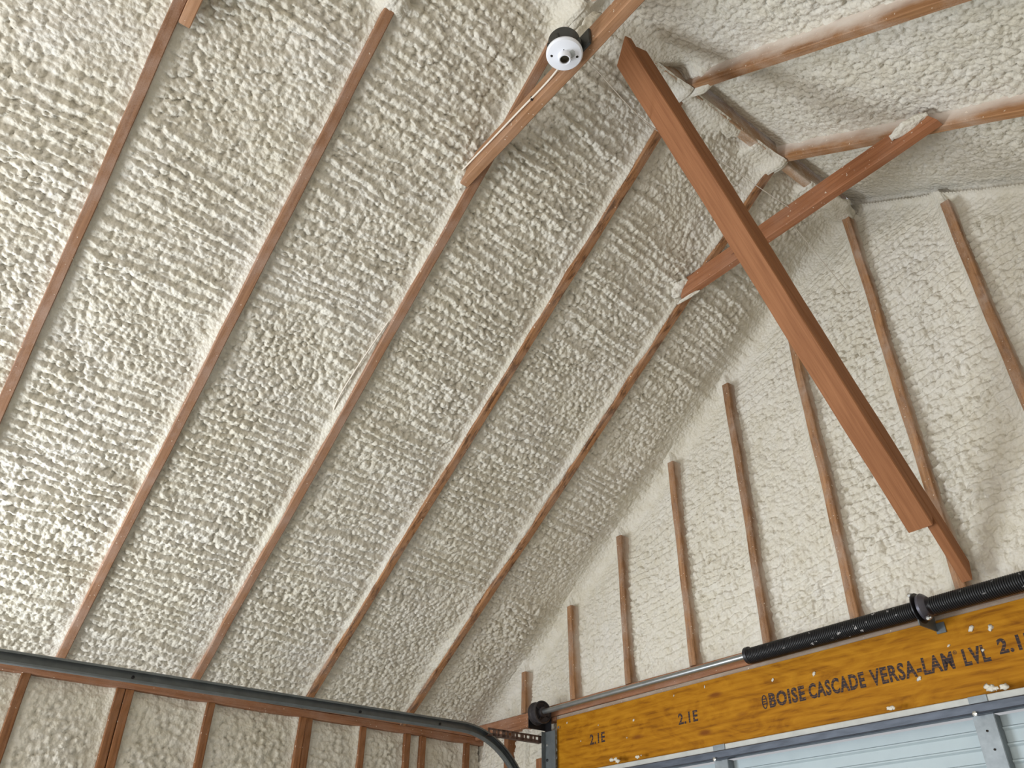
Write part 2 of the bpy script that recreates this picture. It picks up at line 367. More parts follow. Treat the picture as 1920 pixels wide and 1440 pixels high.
# the rest of the roof foam, out of the picture, and the roof boards above it
def quad(a, b, c, d): return (np.array([a, b, c, d], float), np.array([[0, 1, 2, 3]]))
def roofpt(x, y, w):
    xx = x if x <= W else 2 * W - x; X = xx - w * T / NT; Z = xx * T + w / NT
    return ((X if x <= W else 2 * W - X), y, Z + H)
parts += [quad(roofpt(2 * W - 1.16, -2.6, .035), roofpt(2 * W - 1.16, .1, .035), roofpt(5.55, .1, .035), roofpt(5.55, -2.6, .035)),
          quad(roofpt(W + .01, -6.6, .035), roofpt(W + .01, -2.595, .035), roofpt(5.55, -2.595, .035), roofpt(5.55, -6.6, .035)),
          quad(roofpt(-.33, -6.6, .035), roofpt(-.33, -4.295, .035), roofpt(W, -4.295, .035), roofpt(W, -6.6, .035)),
          quad(roofpt(-.4, -6.6, .15), roofpt(-.4, .15, .15), roofpt(W, .15, .15), roofpt(W, -6.6, .15)),
          quad(roofpt(W + .001, -6.6, .15), roofpt(W + .001, .15, .15), roofpt(5.7, .15, .15), roofpt(5.7, -6.6, .15))]
tag(build_mesh('ceiling', parts, FOAM), 'cream spray foam sprayed between the rafters of both roof slopes', 'ceiling', kind='structure')

# --- gable wall foam
SX = [0.1859 + 0.4064 * j + 0.019 for j in range(9)]       # stud centre lines above the plates
def gable():
    xs = np.arange(-0.30, 4.3, FR); zs = np.arange(-0.62, 1.86, FR)
    U, V = np.meshgrid(xs, zs, indexing='ij')
    rel = foam_relief(U, V, 57, row=0.022, period=0.036, lump=0.021, cell=0.0200, rowmask=(0.25, 0.6), tilt=-0.15)
    roof = np.minimum(U, 2 * W - U) * T - V
    rel = rel * (0.3 + 0.7 * sstep(0.02, 0.16, roof)) * (1 - 0.6 * np.exp(-((V + 0.11) / 0.06) ** 2))
    mem = [(x, 0.019, 0.95, 0.18, None) for x in SX]
    w = member_fillets(U, V, 0.066, mem, 57, rel)
    R = np.where(U < W, 0.07, 0.03); d = np.clip(roof / NT + (0.046 if True else 0), 0, R)
    w = w - (R - np.sqrt(np.maximum(2 * R * d - d * d, 0)))
    w = np.maximum(w, 0.004 + 0 * w) ; low = V < -0.10
    w = np.where(low, np.maximum(w, 0.02), w)
    keep = (roof > -0.06) & ~((U > 0.50) & (V < -0.21))
    P = np.stack([U, w, V + H], -1); return grid_mesh(P, keep)
tag(build_mesh('wall_gable', [gable(), quad((-.4, .12, 0), (-.4, .12, H - .1), (.50, .12, H - .1), (.50, .12, 0)),
     quad((-.4, .13, H - .45), (-.4, .13, H + 1.9), (5.7, .13, H + 1.9), (5.7, .13, H - .45)),
     quad((-.31, .03, 0), (-.31, .03, H - .6), (.42, .03, H - .6), (.42, .03, 0))], FOAM), 'cream spray foam between the studs of the gable wall', 'wall', kind='structure')
# --- left wall foam below the eave plate
LS = [(-2.346, 1), (-1.953, 0), (-1.913, 2), (-1.535, 1), (-1.061, 0), (-1.025, 2), (-0.715, 1), (-0.442, 1), (-0.345, 1), (-0.05, 3), (-2.75, 1)]
def leftwall():
    us = np.arange(-3.05, 0.05, 0.0064); vs = np.arange(-0.95, -0.12, 0.0064)
    U, V = np.meshgrid(us, vs, indexing='ij')
    rel = foam_relief(U, V, 71, row=0.013, period=0.045, lump=0.023, cell=0.022, rowmask=(0.4, 0.7), tilt=0.1)
    rel = rel * (0.4 + 0.6 * sstep(0.0, 0.06, -0.19 - V))
    w = member_fillets(U, V, 0.042, [(y, 0.019, 0.8, 0.6, None) for y, _ in LS], 71, rel)
    P = np.stack([-0.24 - w, U, V + H], -1); return grid_mesh(P)
tag(build_mesh('wall_left', [leftwall(), quad((-.27, -3.05, 0), (-.27, .03, 0), (-.27, .03, H - .94), (-.27, -3.05, H - .94)),
     quad((-.36, -6.6, H - .1), (-.36, -4.7, H - .1), (-.36, -4.7, 0), (-.36, -6.6, 0)),
     quad((-.36, -4.7, .75), (-.36, -3.05, .75), (-.36, -3.05, 0), (-.36, -4.7, 0)),
     quad((-.36, -4.7, H - .1), (-.36, -3.05, H - .1), (-.36, -3.05, 2.0), (-.36, -4.7, 2.0)),
     quad((-.37, -3.1, 0), (-.37, .1, 0), (-.37, .1, H), (-.37, -3.1, H))], FOAM), 'cream spray foam between the studs of the low side wall', 'wall', kind='structure')
fl = boxo('floor', (-.4, -6.6, -H - .1), (5.7, .3, -H), CONC, bev=0); tag(fl, 'grey concrete garage floor', 'floor', kind='structure')
wr = boxo('wall_right', (5.55, -6.6, -H), (5.65, .12, 0.0), DRYW, bev=0); tag(wr, 'plain right side wall', 'wall', kind='structure')

# ------------------------------------------------------------------ rafters
def rafter(y, side, x0, label, m=RAFT, kx=None, x1=None, bow=None, group=None):
    xe = (W - 0.019) if x1 is None else x1
    a = (x0, y, T * x0); b = (xe, y, T * xe); up = (-T, 0, 1)
    k0, k1 = T, T
    if side < 0:
        a = (2 * W - a[0], y, a[2]); b = (2 * W - b[0], y, b[2]); up = (T, 0, 1)
    return board('rafter', a, b, 0.038, 0.138, up, m, label, 'rafter', group or ('rafters of the left roof slope' if side > 0 else 'rafters of the right roof slope'), k0=k0, k1=k1, bow=bow)
lab = ['brown rafter nearest the gable wall on the left slope, meeting the crossing collar tie',
       'dark-edged brown rafter on the left slope whose top disappears behind the diagonal ridge brace',
       'brown rafter on the left slope carrying the collar tie with the white lampholder',
       'pinkish rafter on the left slope whose top fades into foam left of the lampholder',
       'frosted pink rafter at the far left of the left slope']
bows = [lambda t: (0.004 * math.sin(3.1 * t), 0), lambda t: (-0.004 * math.sin(3.1 * t), 0), lambda t: (0.012 * (1 - t) - 0.006, 0), None, None]
for y, l, bw, m_ in zip(RY, lab, bows, (RAFT_D, RAFT_D, RAFT, RAFT, RAFT)): rafter(y, 1, -0.235, l, m_, bow=bw)
rlab = ['foam-hazed rafter on the right slope ending at the crossed collar tie near the gable',
        'upper foam-hazed rafter on the right slope, with peeling foam along its upper side',
        'rafter on the right slope behind the collar tie with the lampholder']
for y, l in zip(RY[:3], rlab): rafter(y, -1, 0.2, l, m=FROST if y < -1.3 else RAFT_R)
# ridge board, with the foam smeared on it
rb = board('ridge_board', (W, -4.3, W * T - 0.012), (W, 0.03, W * T - 0.012), 0.038, 0.19, (0, 0, 1), FROST, 'foam-smeared ridge board along the peak of the roof', 'ridge board')
def lumpy_strip(name, path, rad, seed, parent):
    """a thick smear of foam: an irregular flattened tube along a path"""
    bm = bmesh.new(); rg = random.Random(seed); n = len(path); seg = 12; rings = []
    base = Vector(path[0]) + Vector((0, 0, H))
    for i, p in enumerate(path):
        p = Vector(p) + Vector((0, 0, H)) - base; q0 = Vector(path[max(0, i - 1)]); q1 = Vector(path[min(n - 1, i + 1)])
        t = (q1 - q0).normalized(); a = t.cross(Vector((0, 0, 1))).normalized(); b = a.cross(t)
        e = math.sin(math.pi * (i + 0.35) / (n - 0.3)) ** 0.5 if n > 1 else 1; ring = []
        for k in range(seg):
            th = 2 * math.pi * k / seg; r = rad * max(0.15, e) * (0.75 + 0.5 * rg.random())
            ring.append(bm.verts.new(p + a * math.cos(th) * r * 1.25 + b * math.sin(th) * r * 0.8))
        rings.append(ring)
    for u, v in zip(rings, rings[1:]):
        for k in range(seg): bm.faces.new((u[k], u[(k + 1) % seg], v[(k + 1) % seg], v[k]))
    bm.faces.new(rings[0]); bm.faces.new(list(reversed(rings[-1])))
    for _ in range(2): bmesh.ops.subdivide_edges(bm, edges=list(bm.edges), cuts=1, use_grid_fill=True, smooth=0.8)
    return from_bm(name, bm, FOAM, parent, smooth=True, mw=Matrix.Translation(base))
def pathpts(a, b, n, jit, seed):
    rg = random.Random(seed); return [tuple(a[k] + (b[k] - a[k]) * i / (n - 1) + (rg.random() - .5) * jit for k in range(3)) for i in range(n)]
zr = W * T - 0.012
lumpy_strip('foam_smear', pathpts((W - .012, -0.86, zr + .012), (W - .012, -0.72, zr + .012), 6, .008, 3), .026, 6, rb)
lumpy_strip('foam_smear', pathpts((W, -0.16, zr + .005), (W, 0.06, zr - .005), 7, .006, 9), .045, 9, rb)

# ------------------------------------------------------------------ collar ties
ZT = 1.322
def tie(y0, xa, xb, label, m=TIE, z=ZT):
    y0 -= 0.0015
    return board('collar_tie', (xa, y0 - 0.019, z), (xb, y0 - 0.019, z), 0.038, 0.089, (0, 0, 1), m, label, 'collar tie', 'collar ties between the roof slopes', k0=0.5, k1=-0.5)
xl = ZT / T - 0.005; xr = 2 * W - xl
tA = tie(RY[2] - 0.019, xl, xr, 'brown collar tie with the white lampholder fixed to its side')
BR2 = wood('tie_wood_red', (0.225, 0.085, 0.035), (0.37, 0.155, 0.07), 0.2, (0.42, 0.27, 0.2), hue=0.02)
tB = tie(RY[0] - 0.019, xl + 0.06, xr, 'reddish collar tie crossing behind the diagonal ridge brace', BR2)
tC = tie(RY[4] + 0.058, xl, xr, 'collar tie just entering the top left corner of the photo')
lumpy_strip('foam_smear', pathpts((xl + .02, RY[0] - .05, ZT + .03), (xl + .11, RY[0] - .052, ZT + .075), 6, .006, 31), .03, 61, tB)
lumpy_strip('foam_smear', pathpts((xl + .02, RY[0] - .036, ZT - .004), (xl + .15, RY[0] - .030, ZT - .002), 6, .004, 35), .008, 66, tB)
lumpy_strip('foam_smear', pathpts((xr - .16, RY[0] - .064, ZT + .05), (xr - .02, RY[0] - .05, ZT + .055), 6, .006, 32), .028, 62, tB)
lumpy_strip('foam_smear', pathpts((xl - .03, RY[2] - .045, ZT + .0), (xl + .04, RY[2] - .05, ZT + .05), 5, .006, 33), .024, 63, tA)
lumpy_strip('foam_smear', pathpts((W + .0, RY[2] - .05, ZT + .09), (W + .06, RY[2] + .05, ZT + .33), 7, .01, 34), .035, 64, tA)

# ------------------------------------------------------------------ diagonal ridge brace (flange board on a web board)
br = empty('ridge_brace', (2.6555, -0.19, 0.073 + H))
tag(br, 'orange-brown diagonal brace running from the ridge down to the middle of the gable wall', 'brace')
fa = Vector((2.6555, -0.190, 0.073)); fdir = Vector((0, -1.0, 1.238)).normalized()
fb = fa + fdir * 2.015; nb = Vector((0, 1.238, 1.0)).normalized()
board('flange_board', fa, fb, 0.089, 0.038, nb, BRACE, parent=br, k0=0.55, k1=-0.3, ky1=0.7)
wa = fa + nb * 0.038 + Vector((0.0255, 0, 0)); 
board('web_board', wa - fdir * 0.225, wa + fdir * 2.0, 0.038, 0.060, nb, BRACE, parent=br, k0=0.75, k1=-0.3)

# ------------------------------------------------------------------ gable studs
gl = ['short stud at the left corner of the gable wall, just above the cable drum',
      'second stud from the left corner of the gable wall',
      'third stud from the left corner of the gable wall',
      'fourth stud from the left corner of the gable wall',
      'gable stud meeting the roof edge left of the ridge brace, ending over the spring',
      'tall stud left of centre on the gable wall, its top hidden by the ridge brace',
      'centre stud under the peak of the gable, behind the foot of the ridge brace',
      'stud on the gable wall right of the peak, at the right edge of the photo']
for j in range(8):
    x = SX[j]; xe = x if x < W else 2 * W - x
    board('gable_stud', (x, 0, -0.0945), (x, 0, T * xe - 0.012), 0.038, 0.089, (0, 1, 0), STUD, gl[j], 'stud', 'studs of the gable wall', wob=0.0022)
# plates
board('top_plate', (-0.24, 0, -0.1245), (5.5, 0, -0.1245), 0.056, 0.089, (0, 1, 0), PLATE, 'upper brown plate board lying along the top of the header', 'plate', 'plates over the header')
board('top_plate', (-0.24, 0.001, -0.1625), (0.484, 0.001, -0.1625), 0.018, 0.089, (0, 1, 0), PLATE, 'thin brown plate board between the corner and the orange header', 'plate', 'plates over the header', wob=0.0003)
board('top_plate', (0.487, 0.002, -0.1625), (5.5, 0.002, -0.1625), 0.017, 0.089, (0, 1, 0), GREYW, 'thin greyish plate board directly on the orange header', 'plate', 'plates over the header', wob=0.0004)
board('wall_plate', (-0.24, 0.06, -0.171), (-0.24, -4.3, -0.171), 0.038, 0.089, (-1, 0, 0), PLATE, 'lower board of the eave plate on the low side wall', 'plate', 'eave plates')
board('wall_plate', (-0.24, 0.06, -0.132), (-0.24, -4.3, -0.132), 0.038, 0.089, (-1, 0, 0), PLATE, 'upper board of the eave plate on the low side wall', 'plate', 'eave plates')
# side wall studs
ll = {-2.346: 'side wall stud at the lower left corner of the photo', -1.953: 'left board of the split double stud under the track',
      -1.913: 'dark right board of the split double stud under the track', -1.535: 'single side wall stud right of the split double stud',
      -1.061: 'dark left board of the closed double stud under the middle of the track', -1.025: 'lighter right board of the closed double stud under the middle of the track',
      -0.715: 'narrow side wall stud right of the closed double stud', -0.442: 'left one of the close pair of studs before the corner',
      -0.345: 'right one of the close pair of studs before the corner', -0.05: 'side wall stud in the corner by the gable wall'}
for y, k in LS:
    if y not in ll: continue
    board('wall_stud', (-0.24, y, -H), (-0.24, y, -0.191), 0.037, 0.089, (-1, 0, 0), RSTUD, ll[y], 'stud', 'studs of the low side wall', wob=0.0018)
board('wall_stud', (0.055, 0, -H), (0.055, 0, -0.173), 0.038, 0.089, (0, 1, 0), RSTUD, 'gable wall stud below the plate, behind the curve of the track', 'stud', 'studs of the low side wall')
board('door_jamb', (0.365, -0.004, -H), (0.365, -0.004, -0.338), 0.09, 0.09, (0, 1, 0), RSTUD, 'brown jamb board beside the galvanised track angle', 'jamb')

# ------------------------------------------------------------------ header beam with its stamped lettering
hd = empty('header_beam', (2.9, 0, -0.30 + H)); tag(hd, 'orange laminated header beam over the garage door with black stamped lettering', 'beam')
hb = boxo('beam', (0.487, 0.0, -0.433), (5.5, 0.088, -0.172), HEADER, hd, 0.002)
def text(name, s, x0, x1, z0, z1, parent, yoff=-0.0006, bold=0.0):
    c = bpy.data.curves.new(name, 'FONT'); c.body = s; c.size = 1.0; c.offset = bold; c.resolution_u = 3; c.space_character = 1.12; c.extrude = 0.0
    tmp = bpy.data.objects.new('tmp', c); COL.objects.link(tmp); bpy.context.view_layer.update()
    me = bpy.data.meshes.new_from_object(tmp.evaluated_get(bpy.context.evaluated_depsgraph_get())); bpy.data.objects.remove(tmp)
    v = np.zeros(len(me.vertices) * 3); me.vertices.foreach_get('co', v); v = v.reshape(-1, 3)
    lo = v.min(0); hi = v.max(0)
    v[:, 0] = (v[:, 0] - lo[0]) / (hi[0] - lo[0]) * (x1 - x0); v[:, 1] = (v[:, 1] - lo[1]) / (hi[1] - lo[1]) * (z1 - z0); v[:, 2] = 0
    me.vertices.foreach_set('co', v.ravel()); me.update()
    mw = Matrix.Translation((x0, yoff, z0 + H)) @ Matrix.Rotation(math.pi / 2, 4, 'X')
    return link(name, me, INK, parent, mw)
text('stamp', '2.1E', 0.735, 0.842, -0.327, -0.281, hd, bold=0.03)
text('stamp', '2.1E', 1.312, 1.424, -0.325, -0.279, hd, bold=0.03)
text('stamp', 'BOISE', 1.797, 1.965, -0.336, -0.280, hd, bold=0.04)
text('stamp', 'CASCADE', 1.982, 2.221, -0.336, -0.280, hd, bold=0.04)
text('stamp', 'VERSA-LAM', 2.243, 2.552, -0.338, -0.280, hd, bold=0.035)
text('stamp', '\u00ae', 2.556, 2.570, -0.294, -0.281, hd, bold=0.01)
text('stamp', 'LVL', 2.585, 2.672, -0.338, -0.283, hd, bold=0.04)
text('stamp', '2.1E', 2.703, 2.818, -0.325, -0.276, hd, bold=0.04)
def emblem():
    bm = bmesh.new(); cx, cz = 1.775, -0.309
    def ring(rx, rz, t, a0, a1, n=28):
        prev = None
        for i in range(n + 1):
            a = a0 + (a1 - a0) * i / n
            p = bm.verts.new((cx + rx * math.cos(a), -0.0007, cz + rz * math.sin(a) + H)); q = bm.verts.new((cx + (rx - t) * math.cos(a), -0.0007, cz + (rz - t) * math.sin(a) + H))
            if prev: bm.faces.new((prev[0], p, q, prev[1]))
            prev = (p, q)
    ring(0.0135, 0.027, 0.005, 0, 2 * math.pi)
    for zz in (-0.010, -0.001, 0.008):
        v = [bm.verts.new((cx + a, -0.0007, cz + zz + b + H)) for a, b in ((-.008, 0), (.008, 0), (.008, .0045), (-.008, .0045))]; bm.faces.new(v)
    return from_bm('stamp', bm, INK, hd)
emblem()
# dried foam flecks on the header
def fleck(c, sx, sz, seed, parent, name='foam_fleck'):
    bm = bmesh.new(); rg = random.Random(seed); bmesh.ops.create_icosphere(bm, subdivisions=2, radius=1)
    for v in bm.verts:
        r = 0.55 + 0.8 * rg.random(); v.co = Vector((v.co.x * sx * r, v.co.y * min(sx, sz) * 0.5, v.co.z * sz * r + 0.35 * v.co.x * sx))
    return from_bm(name, bm, FOAM, parent, smooth=True, mw=Matrix.Translation((c[0], c[1], c[2] + H)))
for i, (x, z, sx, sz) in enumerate([(0.57, -0.20, .004, .004), (0.80, -0.247, .003, .003), (0.67, -0.30, .003, .003), (0.99, -0.33, .003, .003), (1.04, -0.262, .005, .005),
        (1.48, -0.196, .003, .006), (1.83, -0.235, .006, .006), (2.02, -0.248, .008, .008), (2.55, -0.262, .006, .004), (2.64, -0.225, .011, .011), (2.70, -0.238, .010, .010), (2.42, -0.345, .011, .006), (2.655, -0.30, .005, .005), (1.30, -0.20, .003, .004)]):
    fleck((x, -0.001, z), sx, sz, i, hd)
# foam tufts squeezed out along the door's top edge
def tuft(x, z, s, seed, label):
    t = None
    rg = random.Random(seed); bm = bmesh.new()
    for k in range(6):
        r = bmesh.ops.create_icosphere(bm, subdivisions=2, radius=1); a = Vector((rg.uniform(-1, 1) * s * 1.5, 0, rg.uniform(-.15, .45) * s)); ss = s * rg.uniform(.25, .55)
        for v in r['verts']: q = 0.6 + 0.7 * rg.random(); v.co = a + Vector((v.co.x * ss * q * 1.4, v.co.y * ss * .5, v.co.z * ss * q))
    o = from_bm('foam_tuft', bm, FOAM, None, smooth=True, mw=Matrix.Translation((x, -0.046, z + H)))
    return tag(o, label, 'foam scrap', 'foam scraps on top of the door')
tuft(0.945, -0.428, .018, 1, 'ragged white foam scrap on the door edge below the second 2.1E stamp')
tuft(1.10, -0.432, .012, 2, 'low foam scrap curling over the door edge right of the ragged scrap')
tuft(2.325, -0.432, .014, 3, 'small foam scrap on the door edge under the long stamped lettering')
tuft(2.68, -0.430, .020, 4, 'larger foam scrap on the door edge at the right end of the photo')

# ------------------------------------------------------------------ torsion spring assembly
YS, ZS = -0.088, -0.147
ta = empty('torsion_spring_assembly', (2.55, YS, ZS + H)); tag(ta, 'black torsion springs on a steel shaft with cable drum above the garage door', 'spring')
def lx(name, prof, x, m, parent=ta, segs=40, y=YS, z=ZS, smooth=True):
    bm = bmesh.new(); lathe(bm, prof, segs, 'X')
    o = from_bm(name, bm, m, parent, smooth=smooth, mw=Matrix.Translation((x, y, z + H)))
    if smooth:
        e = o.modifiers.new('edges', 'EDGE_SPLIT'); e.split_angle = math.radians(40)
    return o
lx('shaft', [(.0125, 0), (.0125, 5.0)], 0.385, SHAFT, segs=20)
dr = lx('cable_drum', [(.018, 0), (.050, .002), (.056, .006), (.056, .012), (.050, .015), (.046, .02), (.047, .026), (.046, .032), (.047, .038), (.046, .044), (.047, .048), (.055, .052), (.056, .060), (.050, .062), (.048, .056), (.026, .050), (.024, .068), (.014, .070)], 0.425, DRUMM)
for a in (0.4, 2.0, 3.6, 5.2):
    bm = bmesh.new(); add_box(bm, (0, 0, 0), (.008, .007, .026)); bmesh.ops.bevel(bm, geom=list(bm.edges), offset=.001, segments=1, affect='EDGES')
    from_bm('spoke', bm, BLACKM, dr, mw=Matrix.Translation((0.480, YS + .036 * math.sin(a), ZS + .036 * math.cos(a) + H)) @ Matrix.Rotation(-a, 4, 'X'))
# end bearing bracket: plate from the header end out to the shaft
bm = bmesh.new(); add_box(bm, (0, -.05, -.012), (.004, .115, .075)); add_box(bm, (.022, .006, -.03), (.05, .004, .09)); bmesh.ops.bevel(bm, geom=list(bm.edges), offset=.001, segments=1, affect='EDGES')
eb = from_bm('end_bearing_plate', bm, BLACKM, ta, mw=Matrix.Translation((0.405, -0.012, ZS - .02 + H)))
bm = bmesh.new(); lathe(bm, [(.007, 0), (.007, -.008)], 6, 'Z'); from_bm('bolt', bm, BOLT, eb, mw=Matrix.Translation((0.512, -0.002, -0.214 + H)) @ Matrix.Rotation(-math.pi / 2, 4, 'X'))
def helix(name, xa, xb, R, r, pitch, parent):
    turns = (xb - xa) / pitch; n = int(turns * 22); seg = 6; ang = np.linspace(0, 2 * math.pi * turns, n + 1)
    cx = np.linspace(0, xb - xa, n + 1); k = np.arange(seg) * 2 * math.pi / seg
    rad = R + r * np.cos(k)[None, :]; X = cx[:, None] + r * np.sin(k)[None, :]
    P = np.stack([X, rad * np.cos(ang)[:, None], rad * np.sin(ang)[:, None]], -1)
    idx = np.arange((n + 1) * seg).reshape(n + 1, seg); nx = np.roll(idx, -1, 1)
    q = np.stack([idx[:-1], idx[1:], nx[1:], nx[:-1]], -1).reshape(-1, 4)
    o = build_mesh(name, [(P.reshape(-1, 3), q)], SPRING); place(o, Matrix.Translation((xa, YS, ZS - .004 + H)), parent); return o
helix('torsion_spring', 1.80, 2.515, .0275, .0036, .0075, ta)
helix('torsion_spring', 2.575, 3.60, .0275, .0036, .0075, ta)
lx('winding_cone', [(.0145, 0), (.022, .001), (.033, .006), (.033, .02), (.026, .024)], 1.785, BLACKM)
bk = lx('center_bracket', [(.0, 0), (.036, .0), (.052, .004), (.052, .008), (.036, .010), (.0, .010)], 2.522, BLACKM)
lx('anchor_cone', [(.030, 0), (.044, .004), (.046, .014), (.040, .022), (.031, .030)], 2.535, plain('anchor_cone_metal', (0.10, 0.095, 0.115), 0.4, 0.5, 0.2, 30))
bm = bmesh.new(); add_box(bm, (0, .030, .0), (.005, .115, .110)); add_box(bm, (.014, .0855, -.045), (.034, .004, .036)); bmesh.ops.bevel(bm, geom=list(bm.edges), offset=.001, segments=1, affect='EDGES')
bp = from_bm('bracket_plate', bm, GALV_D, bk, mw=Matrix.Translation((2.527, YS, ZS - .008 + H)))
for (dx, dy, dz) in ((-.012, -.02, .045), (.030, -.02, -.045)):
    bm = bmesh.new(); lathe(bm, [(.0075, 0), (.0075, .009), (.004, .009), (.004, .016)], 6, 'X')
    from_bm('bolt', bm, BOLT, bk, mw=Matrix.Translation((2.525 + dx, YS + dy, ZS + dz + H)))

# ------------------------------------------------------------------ door track
tr = empty('door_track', (0.38, -0.5, -0.27 + H)); tag(tr, 'galvanised garage door track running along the side wall and curving down at the door', 'track')
XT = 0.352
def track_path():
    pts = []; r = .415; yc, zc = -.50, -.254 - r
    for i in range(14): t = i / 14; y = -5.4 + t * 4.9; pts.append((y, -.254 + (y + .5) * .0135, 0, 1))
    n = 20
    for i in range(n + 1):
        a = math.pi / 2 - (math.pi / 2) * i / n; pts.append((yc + r * math.cos(a), zc + r * math.sin(a), math.cos(a), math.sin(a)))
    for i in range(1, 8): pts.append((yc + r, zc - (H - .70) * i / 7, 1, 0))
    return pts
# profile (x, n): n measured along the outward normal of the path; the groove opens towards the door
prof = [(.028, .014), (.029, .020), (.025, .0225), (.004, .022), (0, .018), (0, -.018), (.003, -.0215), (.016, -.022), (.022, -.0245), (.028, -.022), (.030, -.015)]
bm = bmesh.new(); rings = []; th = .0022
for (y, z, ny, nz) in track_path():
    ring = [bm.verts.new((XT + px, y + ny * pn, z + nz * pn + H)) for px, pn in prof]
    rings.append(ring)
for a, b in zip(rings, rings[1:]):
    for k in range(len(prof) - 1): bm.faces.new((a[k], b[k], b[k + 1], a[k + 1]))
TRK = plain('aged_track_steel', (0.15, 0.165, 0.17), 0.42, 0.55, 0.15, 20)
to = from_bm('track_channel', bm, TRK, tr)
sm = to.modifiers.new('thickness', 'SOLIDIFY'); sm.thickness = .002; sm.offset = 0
for y in (-2.05, -1.05, -0.62):
    bm = bmesh.new(); lathe(bm, [(.006, 0), (.006, .003), (.002, .004)], 10, 'X')
    from_bm('bolt', bm, BLACKM, tr, mw=Matrix.Translation((XT + .002, y, -.254 + (y + .5) * .0135 + H)))
# wall angle beside the door and perforated strap that ties the track to it
wa_ = empty('track_angle', (0.45, -0.02, -1.4 + H)); tag(wa_, 'grey galvanised angle at the left end of the orange header', 'bracket')
boxo('angle_face', (0.418, -0.022, -H), (0.500, -0.018, -0.226), GALV_D, wa_, .0008)
boxo('angle_leg', (0.418, -0.045, -H), (0.422, -0.022, -0.226), GALV_D, wa_, .0008)
for z in (-.29, -.36, -.43):
    bm = bmesh.new(); lathe(bm, [(.007, 0), (.007, .004), (.003, .005)], 8, 'Z'); from_bm('bolt', bm, BLACKM if z == -.36 else BOLT, wa_, mw=Matrix.Translation((0.437, -0.022, z + H)) @ Matrix.Rotation(math.pi / 2, 4, 'X'))
def strap():
    a = Vector((0.400, -0.03, -0.258 + H)); b = Vector((0.379, -0.352, -0.257 + H)); L = (b - a).length
    bm = bmesh.new(); hgt = .034
    add_box(bm, (L / 2, 0, hgt / 2 - .0045), (L, .003, .009)); add_box(bm, (L / 2, 0, -hgt / 2 + .006), (L, .003, .012)); add_box(bm, (L / 2, -.012, -hgt / 2), (L, .026, .003))
    x = 0.0; seq = [.05, .006, .012, .014, .006, .012, .020] * 4; i = 0
    holes = [.006, .012]
    while x < L:
        sol = .02 if i % 2 == 0 else .012; gap = .016 if i % 2 == 0 else .007
        add_box(bm, (min(x + sol / 2, L), 0, 0), (sol, .003, hgt)); x += sol + gap; i += 1
    o = from_bm('perforated_strap', bm, RUSTY, None, mw=frame(a, b - a, (0, 0, 1)))
    return tag(o, 'brown perforated angle strap between the curved track and the wall angle', 'strap')
strap()

# ------------------------------------------------------------------ garage door
dr1 = empty('door_1', (2.9, -0.05, H - 1.6)); tag(dr1, 'pale blue-white sectional garage door under the header', 'door', kind='structure')
def extrude_x(name, prof, x0, x1, m, parent, closed=False):
    bm = bmesh.new(); a = [bm.verts.new((x0, y, z + H)) for y, z in prof]; b = [bm.verts.new((x1, y, z + H)) for y, z in prof]
    for i in range(len(prof) - 1 + (1 if closed else 0)):
        j = (i + 1) % len(prof); bm.faces.new((a[i], b[i], b[j], a[j]))
    if closed: bm.faces.new(a); bm.faces.new(list(reversed(b)))
    return from_bm(name, bm, m, parent)
XD0, XD1 = 0.53, 5.25
extrude_x('top_rail', [(-.006, -.444), (-.048, -.444), (-.050, -.446), (-.050, -.466), (-.006, -.466)], XD0, XD1, DOORR, dr1, True)
extrude_x('strut', [(-.046, -.467), (-.062, -.467), (-.066, -.471), (-.066, -.494), (-.072, -.496), (-.074, -.499), (-.070, -.5015), (-.046, -.5015)], XD0, XD1, STRUT, dr1, True)
def panel_profile(z0, z1):
    p = [(-.012, z0)]; z = z0 - .036
    while z > z1 + .03:
        p += [(-.012, z + .004), (-.019, z), (-.019, z - .004), (-.012, z - .010)]; z -= .047
    p += [(-.012, z1), (.02, z1), (.02, z0)]; return p
zs_ = [-.502, -1.06, -1.62, -2.18, -2.74]
for a, b in zip(zs_, zs_[1:]): extrude_x('door_panel', panel_profile(a, b + .004), XD0, XD1, DOORP, dr1, True)
for xs in (0.56, 1.560, 2.615, 3.670, 4.725, 5.20):
    st = boxo('stile', (xs - .034, -.050, -1.05), (xs + .034, -.013, -.5015), GALV, dr1, .0015)
    for (dx, z) in ((.0, -.548), (.006, -.602), (0, -.66)):
        bm = bmesh.new(); lathe(bm, [(.0035, 0), (.0035, .002)], 8, 'Z'); from_bm('screw', bm, DARKH, st, mw=Matrix.Translation((xs + dx, -.050, z + H)) @ Matrix.Rotation(math.pi / 2, 4, 'X'))
    bm = bmesh.new(); lathe(bm, [(.009, 0), (.008, .006), (.003, .008)], 6, 'Z'); from_bm('bolt', bm, BOLT, st, mw=Matrix.Translation((xs - .012, -.070, -.499 + H)) @ Matrix.Rotation(math.pi / 2, 4, 'X'))
    boxo('rail_clip', (xs - .030, -.0535, -.467), (xs + .030, -.0495, -.444), GALV, dr1, .0008)

